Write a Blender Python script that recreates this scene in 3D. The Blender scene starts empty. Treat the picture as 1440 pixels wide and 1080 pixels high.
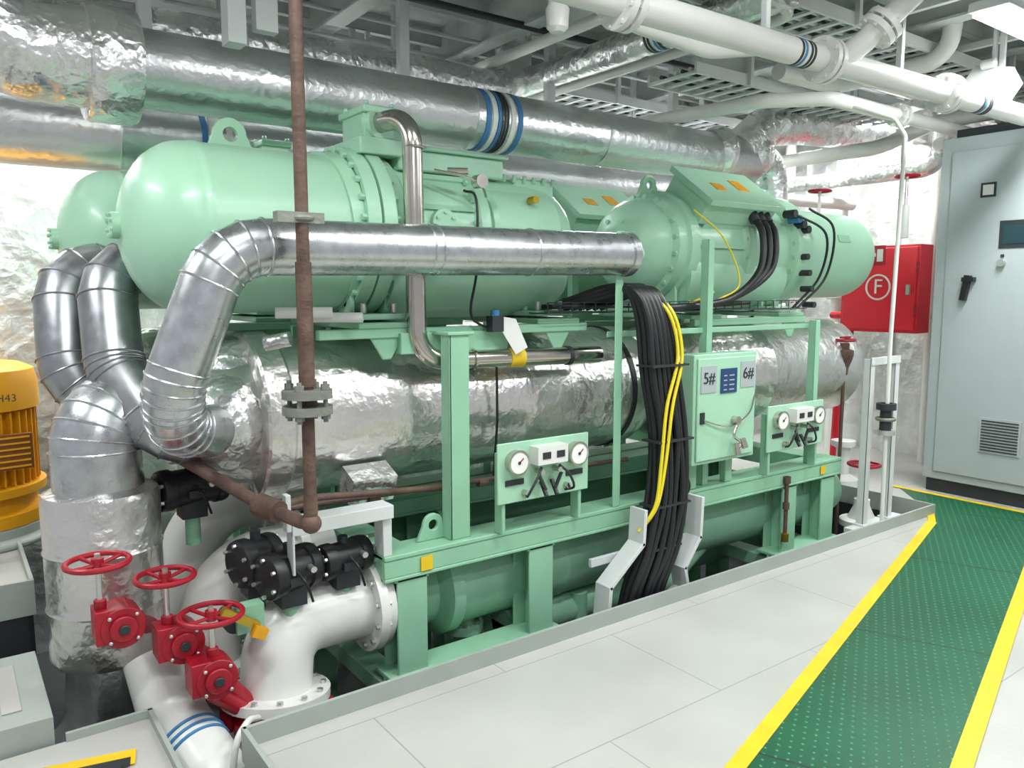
import bpy, math, random
from mathutils import Vector as V, Matrix
random.seed(7)
sc=bpy.context.scene
sc.view_settings.view_transform='Standard'
# ------------------------------------------------------------ materials
def srgb(r,g,b):
    f=lambda c:(c/255/12.92 if c/255<=.04045 else ((c/255+.055)/1.055)**2.4)
    return (f(r),f(g),f(b),1)
def mat(name,col,rough=.45,metal=0,bump=0,bscale=30,var=0,vscale=6,emit=0,crinkle=0,cscale=9,coat=0,bdist=.01):
    m=bpy.data.materials.new(name);m.use_nodes=True;nt=m.node_tree;N=nt.nodes;L=nt.links
    b=N['Principled BSDF'];b.inputs['Base Color'].default_value=col;b.inputs['Roughness'].default_value=rough;b.inputs['Metallic'].default_value=metal
    b.inputs['Coat Weight'].default_value=coat;b.inputs['Coat Roughness'].default_value=.15
    tc=N.new('ShaderNodeTexCoord')
    if emit:
        b.inputs['Emission Color'].default_value=col;b.inputs['Emission Strength'].default_value=emit
    if var:
        n=N.new('ShaderNodeTexNoise');n.inputs['Scale'].default_value=vscale;n.inputs['Detail'].default_value=6
        L.new(tc.outputs['Object'],n.inputs['Vector'])
        r=N.new('ShaderNodeValToRGB');r.color_ramp.elements[0].position=.3;r.color_ramp.elements[1].position=.7
        r.color_ramp.elements[0].color=tuple(c*(1-var) for c in col[:3])+(1,)
        r.color_ramp.elements[1].color=tuple(min(1,c*(1+var*.5)) for c in col[:3])+(1,)
        L.new(n.outputs['Fac'],r.inputs['Fac']);L.new(r.outputs['Color'],b.inputs['Base Color'])
        mr=N.new('ShaderNodeMapRange');mr.inputs[3].default_value=max(.05,rough-.1);mr.inputs[4].default_value=min(1,rough+.12)
        L.new(n.outputs['Fac'],mr.inputs[0]);L.new(mr.outputs[0],b.inputs['Roughness'])
    last=None
    if bump:
        n=N.new('ShaderNodeTexNoise');n.inputs['Scale'].default_value=bscale;n.inputs['Detail'].default_value=5
        L.new(tc.outputs['Object'],n.inputs['Vector'])
        bp=N.new('ShaderNodeBump');bp.inputs['Strength'].default_value=bump;bp.inputs['Distance'].default_value=bdist
        L.new(n.outputs['Fac'],bp.inputs['Height']);last=bp
    if crinkle:
        nn=N.new('ShaderNodeTexNoise');nn.inputs['Scale'].default_value=cscale*.7;nn.inputs['Detail'].default_value=3
        L.new(tc.outputs['Object'],nn.inputs['Vector'])
        mx=N.new('ShaderNodeVectorMath');mx.operation='MULTIPLY_ADD';mx.inputs[1].default_value=(.25,.25,.25)
        L.new(nn.outputs['Color'],mx.inputs[0]);L.new(tc.outputs['Object'],mx.inputs[2])
        v=N.new('ShaderNodeTexVoronoi');v.feature='F1';v.inputs['Scale'].default_value=cscale
        L.new(mx.outputs[0],v.inputs['Vector'])
        bp=N.new('ShaderNodeBump');bp.inputs['Strength'].default_value=crinkle;bp.inputs['Distance'].default_value=.03
        L.new(v.outputs['Distance'],bp.inputs['Height'])
        if last: L.new(last.outputs[0],bp.inputs['Normal'])
        last=bp
    if last: L.new(last.outputs[0],b.inputs['Normal'])
    return m
GREEN=mat('mint_paint',srgb(163,208,179),.36,0,bump=.06,bscale=60,var=.05,vscale=4,coat=.15)
GREEN2=mat('mint_frame_paint',srgb(142,192,161),.42,0,bump=.05,bscale=40,var=.08,vscale=5)
FOIL=mat('crinkled_foil',(.78,.78,.78,1),.27,.9,bump=.5,bscale=22,var=.1,crinkle=.35,cscale=11)
FOILS=mat('satin_foil_jacket',(.74,.72,.70,1),.29,.92,bump=.45,bscale=8,var=.12,vscale=3,crinkle=.16,cscale=12,bdist=.03)
FOILD=mat('foil_duct_jacket',(.68,.69,.70,1),.31,.92,bump=.38,bscale=11,var=.1,vscale=4,crinkle=.1,cscale=14)
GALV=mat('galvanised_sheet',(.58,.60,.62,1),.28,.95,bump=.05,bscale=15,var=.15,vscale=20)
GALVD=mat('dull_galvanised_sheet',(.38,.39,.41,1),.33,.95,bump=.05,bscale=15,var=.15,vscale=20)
STEEL=mat('stainless_steel',(.58,.54,.49,1),.2,1,var=.05)
RUST=mat('rusty_steel',srgb(106,84,74),.6,.3,bump=.4,bscale=60,var=.4,vscale=14)
RUSTF=mat('weathered_flange',srgb(135,137,128),.55,.4,bump=.4,bscale=50,var=.25,vscale=12)
WHITE=mat('white_pipe_paint',srgb(220,220,216),.35,0,bump=.06,bscale=30,var=.05,vscale=4,coat=.15)
WHITEM=mat('white_structure_paint',srgb(204,208,207),.5,0,var=.06)
CEIL=mat('ceiling_paint',srgb(188,193,191),.6,0,var=.2,vscale=3,bump=.2,bscale=12)
RED=mat('red_valve_paint',srgb(160,18,38),.38,0,var=.12,vscale=9,bump=.1)
REDB=mat('red_cabinet_paint',srgb(216,34,50),.35,0,var=.03)
BLACK=mat('black_rubber',srgb(26,27,30),.42,0,bump=.05)
DARK=mat('dark_metal',srgb(52,56,60),.5,.3,var=.1)
GREYC=mat('grey_cabinet_paint',srgb(166,175,177),.45,0,var=.03)
YEL=mat('yellow_tape',srgb(228,190,26),.5,0,var=.12,vscale=9)
YELM=mat('yellow_motor_paint',srgb(222,156,20),.4,0,var=.08)
YCAB=mat('yellow_cable',srgb(225,205,40),.4)
BLUE=mat('blue_band',srgb(60,120,170),.5)
BRASS=mat('brass',srgb(190,160,60),.3,.8)
GLASSW=mat('gauge_face',srgb(232,234,230),.2)
SCREEN=mat('lcd_screen',srgb(40,62,70),.15)
LCDB=mat('blue_screen',srgb(38,68,110),.2)
LAMP=mat('lamp_diffuser',(1,1,1,1),.4,emit=9)
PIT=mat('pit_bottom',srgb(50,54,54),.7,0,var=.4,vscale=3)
ZINC=mat('zinc_bolt',(.6,.6,.58,1),.35,.8)
COAM=mat('coaming_paint',srgb(160,168,162),.45,0,var=.08)
def floor_mat():
    m=mat('painted_deck_plate',srgb(180,180,174),.38,0,var=.1,vscale=2.2)
    nt=m.node_tree;N=nt.nodes;L=nt.links;b=N['Principled BSDF']
    tc=N.new('ShaderNodeTexCoord');mp=N.new('ShaderNodeMapping')
    L.new(tc.outputs['Object'],mp.inputs[0])
    br=N.new('ShaderNodeTexBrick');br.inputs['Scale'].default_value=1;br.inputs['Brick Width'].default_value=1.15;br.inputs['Row Height'].default_value=.6
    br.inputs['Mortar Size'].default_value=.003;br.inputs['Mortar Smooth'].default_value=.3
    L.new(mp.outputs[0],br.inputs['Vector'])
    mix=N.new('ShaderNodeMixRGB');old=b.inputs['Base Color'].links[0].from_socket
    L.new(br.outputs['Fac'],mix.inputs[0]);L.new(old,mix.inputs[1]);mix.inputs[2].default_value=srgb(145,147,142)
    L.new(mix.outputs[0],b.inputs['Base Color'])
    v=N.new('ShaderNodeTexVoronoi');v.inputs['Scale'].default_value=26;v.inputs['Randomness'].default_value=0
    L.new(tc.outputs['Object'],v.inputs['Vector'])
    r=N.new('ShaderNodeValToRGB');r.color_ramp.elements[0].color=(1,1,1,1);r.color_ramp.elements[1].color=(0,0,0,1);r.color_ramp.elements[1].position=.3
    L.new(v.outputs['Distance'],r.inputs[0])
    bp=N.new('ShaderNodeBump');bp.inputs['Strength'].default_value=.12;bp.inputs['Distance'].default_value=.003
    L.new(r.outputs[0],bp.inputs['Height']);L.new(bp.outputs[0],b.inputs['Normal'])
    return m
FLOORM=floor_mat()
def walk_mat():
    m=mat('green_stud_walkway',srgb(6,86,54),.4,0,var=.2,vscale=2)
    nt=m.node_tree;N=nt.nodes;L=nt.links;b=N['Principled BSDF']
    tc=N.new('ShaderNodeTexCoord');mp=N.new('ShaderNodeMapping');mp.inputs['Rotation'].default_value=(0,0,math.radians(45+16));mp.inputs['Scale'].default_value=(1,1,0)
    L.new(tc.outputs['Object'],mp.inputs[0])
    v=N.new('ShaderNodeTexVoronoi');v.inputs['Scale'].default_value=27;v.inputs['Randomness'].default_value=0
    L.new(mp.outputs[0],v.inputs['Vector'])
    r=N.new('ShaderNodeValToRGB');r.color_ramp.elements[0].color=(.8,.8,.8,1);r.color_ramp.elements[1].color=(0,0,0,1);r.color_ramp.elements[0].position=.07;r.color_ramp.elements[1].position=.18
    L.new(v.outputs['Distance'],r.inputs[0])
    mix=N.new('ShaderNodeMixRGB');old=b.inputs['Base Color'].links[0].from_socket
    L.new(r.outputs[0],mix.inputs[0]);L.new(old,mix.inputs[1]);mix.inputs[2].default_value=srgb(70,150,112)
    L.new(mix.outputs[0],b.inputs['Base Color'])
    bp=N.new('ShaderNodeBump');bp.inputs['Strength'].default_value=.8;bp.inputs['Distance'].default_value=.004
    L.new(r.outputs[0],bp.inputs['Height']);L.new(bp.outputs[0],b.inputs['Normal'])
    return m
WALK=walk_mat()
def wall_mat():
    m=mat('foil_wall_insulation',(.82,.82,.81,1),.34,.78,bump=.5,bscale=9,var=.15,vscale=7,crinkle=.3,cscale=7,bdist=.03)
    nt=m.node_tree;N=nt.nodes;L=nt.links;b=N['Principled BSDF']
    tc=N.new('ShaderNodeTexCoord')
    v=N.new('ShaderNodeTexVoronoi');v.inputs['Scale'].default_value=3.4;v.inputs['Randomness'].default_value=0.08
    L.new(tc.outputs['Object'],v.inputs['Vector'])
    r=N.new('ShaderNodeValToRGB');r.color_ramp.elements[0].color=(0,0,0,1);r.color_ramp.elements[1].color=(1,1,1,1);r.color_ramp.elements[0].position=.02;r.color_ramp.elements[1].position=.2
    L.new(v.outputs['Distance'],r.inputs[0])
    bp=N.new('ShaderNodeBump');bp.inputs['Strength'].default_value=.6;bp.inputs['Distance'].default_value=.04
    old=b.inputs['Normal'].links[0].from_socket
    L.new(r.outputs[0],bp.inputs['Height']);L.new(old,bp.inputs['Normal']);L.new(bp.outputs[0],b.inputs['Normal'])
    return m
WALL=wall_mat()
# ------------------------------------------------------------ builder
def empty(name):
    o=bpy.data.objects.new(name,None);o.empty_display_size=.1;bpy.context.collection.objects.link(o);return o
def perp(d):
    d=d.normalized();a=V((0,0,1)) if abs(d.z)<.9 else V((1,0,0))
    x=a.cross(d).normalized();return x,d.cross(x).normalized()
class B:
    def __init__(s,name,parent=None,bevel=0):
        s.name=name;s.parent=parent;s.bevel=bevel;s.v=[];s.f=[];s.mi=[];s.mats=[]
    def m(s,mt):
        if mt not in s.mats:s.mats.append(mt)
        return s.mats.index(mt)
    def box(s,c,size,mt,rot=None):
        i=s.m(mt);b=len(s.v);R=rot or Matrix.Identity(3);c=V(c)
        for x in(-.5,.5):
            for y in(-.5,.5):
                for z in(-.5,.5):
                    s.v.append(c+R@V((x*size[0],y*size[1],z*size[2])))
        for q in((0,1,3,2),(4,6,7,5),(0,4,5,1),(2,3,7,6),(0,2,6,4),(1,5,7,3)):
            s.f.append([b+k for k in q]);s.mi.append(i)
        return s
    def bx(s,x0,x1,y0,y1,z0,z1,mt):
        return s.box(((x0+x1)/2,(y0+y1)/2,(z0+z1)/2),(abs(x1-x0),abs(y1-y0),abs(z1-z0)),mt)
    def lathe(s,o,d,prof,mt,n=40,closed=False):
        i=s.m(mt);o=V(o);d=V(d).normalized();x,y=perp(d);b=len(s.v)
        for t,r in prof:
            for k in range(n):
                a=2*math.pi*k/n;s.v.append(o+d*t+(x*math.cos(a)+y*math.sin(a))*max(r,.0004))
        m_=len(prof)
        for j in range(m_-1 if not closed else m_):
            for k in range(n):
                k2=(k+1)%n;j2=(j+1)%m_
                s.f.append([b+j*n+k,b+j*n+k2,b+j2*n+k2,b+j2*n+k]);s.mi.append(i)
        if not closed:
            s.f.append([b+k for k in range(n)][::-1]);s.mi.append(i)
            s.f.append([b+(m_-1)*n+k for k in range(n)]);s.mi.append(i)
        return s
    def cyl(s,p,q,r,mt,n=20,r2=None):
        p=V(p);q=V(q);return s.lathe(p,q-p,[(0,r),((q-p).length,r if r2 is None else r2)],mt,n)
    def torus(s,c,d,R,r,mt,n=32,k=10):
        prof=[(r*math.sin(2*math.pi*j/k),R+r*math.cos(2*math.pi*j/k)) for j in range(k)]
        return s.lathe(c,d,prof,mt,n,closed=True)
    def sph(s,c,r,mt,n=16,d=(0,0,1),sq=1):
        prof=[(-r*sq*math.cos(math.pi*j/10),r*math.sin(math.pi*j/10)) for j in range(11)]
        return s.lathe(c,d,prof,mt,n)
    def tube(s,pts,r,mt,n=20):
        i=s.m(mt);pts=[V(p) for p in pts];b=len(s.v);x=None
        rr=r if isinstance(r,(list,tuple)) else [r]*len(pts)
        for j,p in enumerate(pts):
            if j==0:d=pts[1]-p
            elif j==len(pts)-1:d=p-pts[j-1]
            else:
                d=(pts[j+1]-p).normalized()+(p-pts[j-1]).normalized()
            d=d.normalized()
            if x is None:x,y=perp(d)
            else:
                x=(x-d*x.dot(d)).normalized();y=d.cross(x)
            for k in range(n):
                a=2*math.pi*k/n;s.v.append(p+(x*math.cos(a)+y*math.sin(a))*rr[j])
        for j in range(len(pts)-1):
            for k in range(n):
                k2=(k+1)%n;s.f.append([b+j*n+k,b+j*n+k2,b+(j+1)*n+k2,b+(j+1)*n+k]);s.mi.append(i)
        s.f.append([b+k for k in range(n)][::-1]);s.mi.append(i)
        s.f.append([b+(len(pts)-1)*n+k for k in range(n)]);s.mi.append(i)
        return s
    def prism(s,poly,off,mt):
        i=s.m(mt);b=len(s.v);n=len(poly);off=V(off)
        for p in poly:s.v.append(V(p))
        for p in poly:s.v.append(V(p)+off)
        s.f.append([b+k for k in range(n)][::-1]);s.mi.append(i);s.f.append([b+n+k for k in range(n)]);s.mi.append(i)
        for k in range(n):
            k2=(k+1)%n;s.f.append([b+k,b+k2,b+n+k2,b+n+k]);s.mi.append(i)
        return s
    def bolts(s,c,d,R,nb,rb,h,mt,a0=0,a1=360):
        c=V(c);d=V(d).normalized();x,y=perp(d)
        for k in range(nb):
            a=math.radians(a0+(a1-a0)*(k+.5)/nb);p=c+(x*math.cos(a)+y*math.sin(a))*R
            s.cyl(p,p+d*h,rb,mt,6)
        return s
    def flange(s,c,d,R,t,mt,nb=12,bm=None,rb=.012):
        c=V(c);d=V(d).normalized()
        s.cyl(c-d*t/2,c+d*t/2,R,mt,36)
        if nb:
            s.bolts(c+d*t/2,d,R*.87,nb,rb,rb*1.1,bm or ZINC);s.bolts(c-d*t/2,-d,R*.87,nb,rb,rb*1.1,bm or ZINC)
        return s
    def lug(s,c,R,r,th,ax,mt,base=1.6):
        c=V(c);u=V(ax).normalized();w=u.cross(V((0,0,1)));i=s.m(mt);n=24
        out=[];inn=[]
        for k in range(n):
            a=2*math.pi*k/n;cx,cz=math.cos(a),math.sin(a)
            inn.append(c+u*(r*cx)+V((0,0,r*cz)))
            if cz>=0:out.append(c+u*(R*cx)+V((0,0,R*cz)))
            else:
                f=1/max(abs(cx),abs(cz));X=cx*f;Z=cz*f
                out.append(c+u*(R*X*(1+(base-1)*max(0,-Z)))+V((0,0,R*Z*1.3)))
        for side in(-1,1):
            for P in(out,inn):
                for p in P:s.v.append(p+w*th/2*side)
        b=len(s.v)-4*n
        for k in range(n):
            k2=(k+1)%n
            for q in([b+k,b+k2,b+n+k2,b+n+k],[b+2*n+k,b+3*n+k,b+3*n+k2,b+2*n+k2],[b+k,b+2*n+k,b+2*n+k2,b+k2],[b+n+k,b+n+k2,b+3*n+k2,b+3*n+k]):
                s.f.append(q);s.mi.append(i)
        return s
    def done(s,ang=35):
        me=bpy.data.meshes.new(s.name);me.from_pydata([tuple(p) for p in s.v],[],s.f)
        for mt in s.mats:me.materials.append(mt)
        me.polygons.foreach_set('material_index',s.mi)
        me.polygons.foreach_set('use_smooth',[True]*len(s.f))
        me.update()
        import bmesh
        bm=bmesh.new();bm.from_mesh(me);bmesh.ops.recalc_face_normals(bm,faces=bm.faces);bm.to_mesh(me);bm.free()
        me.set_sharp_from_angle(angle=math.radians(ang))
        o=bpy.data.objects.new(s.name,me);bpy.context.collection.objects.link(o)
        if s.parent:o.parent=s.parent
        if s.bevel:
            md=o.modifiers.new('bevel','BEVEL');md.width=s.bevel;md.segments=2;md.limit_method='ANGLE';md.angle_limit=math.radians(50)
        return o
def fillet(pts,r,seg=8):
    pts=[V(p) for p in pts];out=[pts[0]]
    for j in range(1,len(pts)-1):
        a,b,c=pts[j-1],pts[j],pts[j+1];u=(a-b).normalized();w=(c-b).normalized()
        ang=u.angle(w)
        if ang>math.pi-.02: out.append(b);continue
        t=min(r/math.tan(ang/2),(a-b).length*.49,(c-b).length*.49);R=t*math.tan(ang/2)
        p1=b+u*t;p2=b+w*t;cen=b+(u+w).normalized()*(R/math.sin(ang/2))
        v1=p1-cen;v2=p2-cen;tot=v1.angle(v2);ax=v1.cross(v2).normalized()
        for k in range(seg+1):
            out.append(cen+Matrix.Rotation(tot*k/seg,3,ax)@v1)
    out.append(pts[-1]);return out
def spline(pts,n=8):
    P=[V(p) for p in pts];P=[P[0]*2-P[1]]+P+[P[-1]*2-P[-2]];o=[]
    for i in range(1,len(P)-2):
        for k in range(n):
            t=k/n;a,b,c,d=P[i-1],P[i],P[i+1],P[i+2]
            o.append(.5*((2*b)+(c-a)*t+(2*a-5*b+4*c-d)*t*t+(3*b-a-3*c+d)*t**3))
    o.append(P[-2]);return o
def text(name,body,loc,size,mt,parent,facing='-Y',ext=.001):
    cu=bpy.data.curves.new(name,'FONT');cu.body=body;cu.size=size;cu.extrude=ext;cu.align_x='CENTER';cu.align_y='CENTER';cu.materials.append(mt)
    o=bpy.data.objects.new(name,cu);bpy.context.collection.objects.link(o);o.location=loc
    o.rotation_euler=(math.pi/2,0,0) if facing=='-Y' else (math.pi/2,0,-math.pi/2)
    o.parent=parent;return o
def lobster(b,pts,r,R,mt,seg=5,n=28):
    path=fillet(pts,R,seg);b.tube(path,r,mt,n)
    for j in range(1,len(path)-1):
        d=((path[j+1]-path[j]).normalized()+(path[j]-path[j-1]).normalized()).normalized()
        b.torus(path[j],d,r,.0045,mt,n,6)
    return path
# ------------------------------------------------------------ room shell
fl=B('floor')
for x0,x1,y0,y1 in((.73,8.2,-2.5,2.48),(5.37,8.2,2.48,6),(-3,.51,-2.5,2.88),(.51,.73,-2.5,2.1)):
    fl.bx(x0,x1,y0,y1,-.06,0,FLOORM)
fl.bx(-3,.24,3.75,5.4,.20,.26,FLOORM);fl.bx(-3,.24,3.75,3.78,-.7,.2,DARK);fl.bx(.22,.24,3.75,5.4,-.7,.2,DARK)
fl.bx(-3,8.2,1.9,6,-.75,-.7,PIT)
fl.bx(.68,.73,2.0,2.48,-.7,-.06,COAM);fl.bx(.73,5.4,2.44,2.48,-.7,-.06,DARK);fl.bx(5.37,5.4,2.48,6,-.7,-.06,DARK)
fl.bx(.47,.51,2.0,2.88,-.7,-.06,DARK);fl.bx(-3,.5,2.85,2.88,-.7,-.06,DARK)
fl.done()
w=B('wall_back');w.bx(-3,8.2,5.4,5.5,-.7,3.45,WALL)
for i in range(9):
    w.bx(-2.4+i*1.2,-2.36+i*1.2,5.36,5.4,0,3.4,WALL)
w.done()
w=B('wall_right');w.bx(7.2,7.3,-2.5,5.4,0,3.45,WALL)
for i in range(6): w.bx(7.15,7.2,0+i*.95,.05+i*.95,0,3.4,WALL)
w.done()
c=B('ceiling');c.bx(-3,8.2,-2.5,5.5,3.4,3.5,CEIL);c.done()
c=B('trim_ceiling_beams')
for i in range(9):
    x=-.9+i*1.0
    c.bx(x-.006,x+.006,-2.5,5.4,3.15,3.4,CEIL);c.bx(x-.06,x+.06,-2.5,5.4,3.135,3.15,CEIL)
for i in range(9):
    y=.3+i*.6
    c.bx(-3,7.2,y-.005,y+.005,3.28,3.4,CEIL);c.bx(-3,7.2,y,y+.05,3.272,3.28,CEIL)
c.done()
cm=B('trim_pit_coaming')
cm.bx(.72,5.38,2.48,2.495,-.05,.07,COAM);cm.bx(5.365,5.38,2.49,3.6,-.05,.07,COAM);cm.bx(.715,.73,1.9,2.495,-.05,.07,COAM)
cm.bx(.505,.52,2.1,2.88,-.05,.03,COAM);cm.bx(.25,.52,2.87,2.885,-.05,.03,COAM);cm.bx(.235,.25,3.75,5.4,.15,.3,COAM);cm.bx(-3,.25,3.74,3.755,.15,.3,COAM)
cm.done()
wk=B('floor_walkway')
def Lx(x):return 1.455+(x-1.95)*.293
def Rx(x):return 1.03+(x-2.52)*.285
wk.prism([(-2,Lx(-2),0.001),(5.14,Lx(5.14),.001),(5.38,2.5,.001),(5.9,3.0,.001),(5.9,Rx(5.9),.001),(-2,Rx(-2),.001)][::-1],(0,0,.004),WALK)
for x in(.9,2.05,3.2,4.35,5.5):
    wk.prism([(x,Lx(min(x,5.1)),.005),(x+.008,Lx(min(x,5.1)),.005),(x+.24,Rx(x+.2),.005),(x+.232,Rx(x+.2),.005)],(0,0,.0006),DARK)
wk.done()
st=B('floor_marking_tape')
def strip(p,q,wd,z=.006,mt=YEL):
    p=V(p+(z,));q=V(q+(z,));d=(q-p).normalized();n=V((-d.y,d.x,0))*wd/2
    st.prism([p-n,q-n,q+n,p+n],(0,0,.0015),mt)
strip((-2,Lx(-2)),(5.16,Lx(5.16)),.058);strip((-2,Rx(-2)),(5.9,Rx(5.9)),.06);strip((5.16,Lx(5.16)),(5.4,2.52),.045);strip((5.9,3.05),(5.9,1.7),.05)
strip((.16,2.70),(.42,2.64),.09);strip((.20,2.66),(.40,2.615),.05,.008,DARK)
st.done()
s=B('deck_step',bevel=.004);s.bx(-1.2,.22,2.9,3.5,-.7,.09,COAM)
for k in range(8): s.bx(-.9+k*.14,-.84+k*.14,3.0,3.4,.09,.095,FLOORM)
s.done()
# ------------------------------------------------------------ chiller
def dome_prof(R,L0,n=10):
    return [(L0*(1-math.cos(math.pi/2*k/n)),R*math.sin(math.pi/2*k/n)) for k in range(n+1)]
def chiller(dx,dy,front):
    root=empty('water_chiller')
    Y=3.3+dy
    o=B('oil_separator_vessel',root)
    R=.335;x0=.57+dx
    prof=dome_prof(R,.24)+[(.25,R),(.26,R+.004),(.275,R+.004),(.285,R),(.83,R)]
    o.lathe((x0,Y,1.75),(1,0,0),prof,GREEN,64)
    o.flange((x0-.0,Y,1.75),(1,0,0),.05,.05,GREEN,8,GREEN,.009)
    o.lug((1.0+dx,Y,2.13),.065,.03,.03,(1,0,0),GREEN)
    o.cyl((1.43+dx,Y,1.76),(1.49+dx,Y,1.76),.37,GREEN,56);o.cyl((1.50+dx,Y,1.76),(1.56+dx,Y,1.76),.375,GREEN,56)
    o.bolts((1.43+dx,Y,1.76),(-1,0,0),.35,26,.014,.02,GREEN);o.bolts((1.56+dx,Y,1.76),(1,0,0),.35,26,.014,.02,GREEN)
    o.cyl((1.38+dx,Y,1.755),(1.44+dx,Y,1.76),.345,GREEN,56)
    o.done()
    p=B('screw_compressor',root)
    x0=1.56+dx
    p.lathe((x0,Y,1.76),(1,0,0),[(0,.345),(.06,.345),(.09,.315),(.42,.315),(.44,.345),(.49,.345),(.51,.31),(.8,.305),(.9,.295),(1.0,.27),(1.06,.23),(1.08,.17),(1.09,.12),(1.14,.12)],GREEN,56)
    p.bolts((x0+.43,Y,1.76),(-1,0,0),.33,20,.012,.016,GREEN)
    p.lathe((x0+.02,Y-.08,1.6),(1,0,0),[(0,.22),(.85,.22),(.95,.2),(1.02,.15)],GREEN,40)
    p.lathe((x0+.52,Y-.13,1.78),(1,0,0),[(0,.2),(.02,.215),(.38,.21),(.42,.17)],GREEN,36)
    p.bolts((x0+1.09,Y,1.76),(1,0,0),.1,6,.012,.016,GREEN)
    for k in range(9):
        p.cyl((x0+.50+.06*k,Y-.17,2.03),(x0+.50+.06*k,Y-.18,2.06),.011,GREEN,6)
    for a in(20,50,80,110,140,200,230,320):
        ca,sa=math.cos(math.radians(a)),math.sin(math.radians(a))
        p.box((x0+.28,Y+ca*-.32,1.76+sa*.32),(.28,.016,.03),GREEN,Matrix.Rotation(-math.radians(90-a),3,'X'))
    p.cyl((x0+.25,Y-.3,1.8),(x0+.25,Y-.335,1.8),.06,GREEN,24);p.bolts((x0+.25,Y-.335,1.8),(0,-1,0),.045,6,.007,.01,GREEN)
    p.done()
    q=B('compressor_junction_box',root,bevel=.012)
    q.bx(1.66+dx,2.22+dx,Y-.2,Y+.2,2.03,2.12,GREEN);q.bx(1.64+dx,2.24+dx,Y-.22,Y+.22,2.12,2.14,GREEN)
    q.bx(2.3+dx,2.55+dx,Y-.17,Y+.05,1.96,2.05,GREEN)
    q.done()
    q=B('discharge_valve_block',root,bevel=.008)
    q.bx(1.47+dx,1.67+dx,Y-.22,Y+.05,2.08,2.15,GREEN);q.bx(1.50+dx,1.64+dx,Y-.2,Y+.02,2.15,2.27,GREEN);q.bx(1.49+dx,1.65+dx,Y-.22,Y+.04,2.25,2.28,GREEN)
    for xx in(1.51,1.63):
        for yy in(-.2,0):q.cyl((xx+dx,Y+yy,2.28),(xx+dx,Y+yy,2.30),.012,GREEN,6)
    q.done()
    p=B('screw_compressor_aft',root);x0=3.1+dx
    p.lathe((x0,Y,1.76),(1,0,0),[(0,.09),(.03,.12),(.05,.19),(.08,.22),(.14,.26),(.22,.275),(.24,.31),(.31,.31),(.32,.33),(.39,.33),(.40,.3),(.8,.31),(.83,.335),(.9,.335),(.93,.31),(1.25,.31),(1.28,.36),(1.35,.36),(1.36,.365),(1.43,.365),(1.45,.30)],GREEN,56)
    p.bolts((x0+.24,Y,1.76),(-1,0,0),.29,20,.015,.02,GREEN);p.bolts((x0+1.28,Y,1.76),(-1,0,0),.335,24,.014,.02,GREEN);p.bolts((x0+.83,Y,1.76),(-1,0,0),.32,18,.012,.018,GREEN)
    p.bolts((x0+.05,Y,1.76),(-1,0,0),.15,8,.014,.02,GREEN)
    p.cyl((x0-.03,Y-.0,1.70),(x0+.03,Y-.0,1.70),.05,GREEN,20)
    p.lathe((x0+.35,Y-.1,1.6),(1,0,0),[(0,.2),(.9,.2)],GREEN,40)
    for a in(0,30,60,-30):
        ca,sa=math.cos(math.radians(a)),math.sin(math.radians(a))
        p.box((x0+.6,Y-ca*.31,1.76+sa*.31),(.38,.016,.03),GREEN,Matrix.Rotation(-math.radians(90-a),3,'X'))
    p.lug((x0+.3,Y,2.12),.055,.025,.025,(1,0,0),GREEN)
    p.done()
    o=B('oil_separator_vessel_aft',root)
    pr=dome_prof(.3,.22);prof=[(0,.3),(.78,.3)]+[(1.01-t,r) for t,r in reversed(pr)]
    o.lathe((4.54+dx,Y,1.76),(1,0,0),prof,GREEN,56);o.box((5.0+dx,Y-.285,1.86),(.14,.004,.05),GREEN2,Matrix.Rotation(-.35,3,'X'))
    o.done()
    q=B('motor_terminal_box',root,bevel=.014)
    Rm=Matrix.Rotation(math.radians(36),3,'X')
    cx=3.80+dx;C0=V((cx,Y-.21,2.03))
    q.box(C0,(.62,.32,.13),GREEN,Rm);q.box(C0+Rm@V((0,0,.085)),(.66,.38,.035),GREEN,Rm)
    q.box(C0+Rm@V((-.12,-.02,.104)),(.09,.08,.004),YELM,Rm);q.box(C0+Rm@V((.1,.02,.104)),(.1,.12,.004),YELM,Rm)
    q.box(C0+Rm@V((0,-.1,-.09)),(.5,.12,.08),GREEN,Rm)
    q.done()
    k=B('compressor_mounting_feet',root,bevel=.005)
    for X in(1.5,2.42,3.5,4.3):
        X+=dx
        k.bx(X-.11,X+.11,Y-.34,Y+.34,1.385,1.41,GREEN);k.bx(X-.09,X-.07,Y-.22,Y+.22,1.41,1.55,GREEN);k.bx(X+.07,X+.09,Y-.22,Y+.22,1.41,1.55,GREEN)
        k.bx(X-.13,X+.13,Y-.38,Y+.38,1.35,1.375,GREEN2)
        for yy in(-.3,.3):
            for xx in(-.07,.07):k.cyl((X+xx,Y+yy,1.41),(X+xx,Y+yy,1.455),.014,ZINC,6)
        k.prism([(X-.1,Y-.37,1.35),(X+.1,Y-.37,1.35),(X+.02,Y-.37,1.22),(X-.02,Y-.37,1.22)],(0,.01,0),GREEN2)
    k.bx(1.2+dx,2.6+dx,Y-.38,Y-.34,1.31,1.35,GREEN2);k.bx(3.4+dx,4.45+dx,Y-.38,Y-.34,1.31,1.35,GREEN2)
    k.done()
    e=B('insulated_evaporator',root)
    x0=1.0+dx
    prof=[(-.16,.2),(-.15,.24),(-.02,.27),(0,.27),(0,.35),(.01,.36),(.1,.365),(.12,.34),(.6,.337),(.62,.341),(.65,.337),(1.25,.337),(1.27,.341),(1.3,.336),(2.0,.336),(2.1,.335),(2.16,.31),(2.2,.2)]
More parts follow.
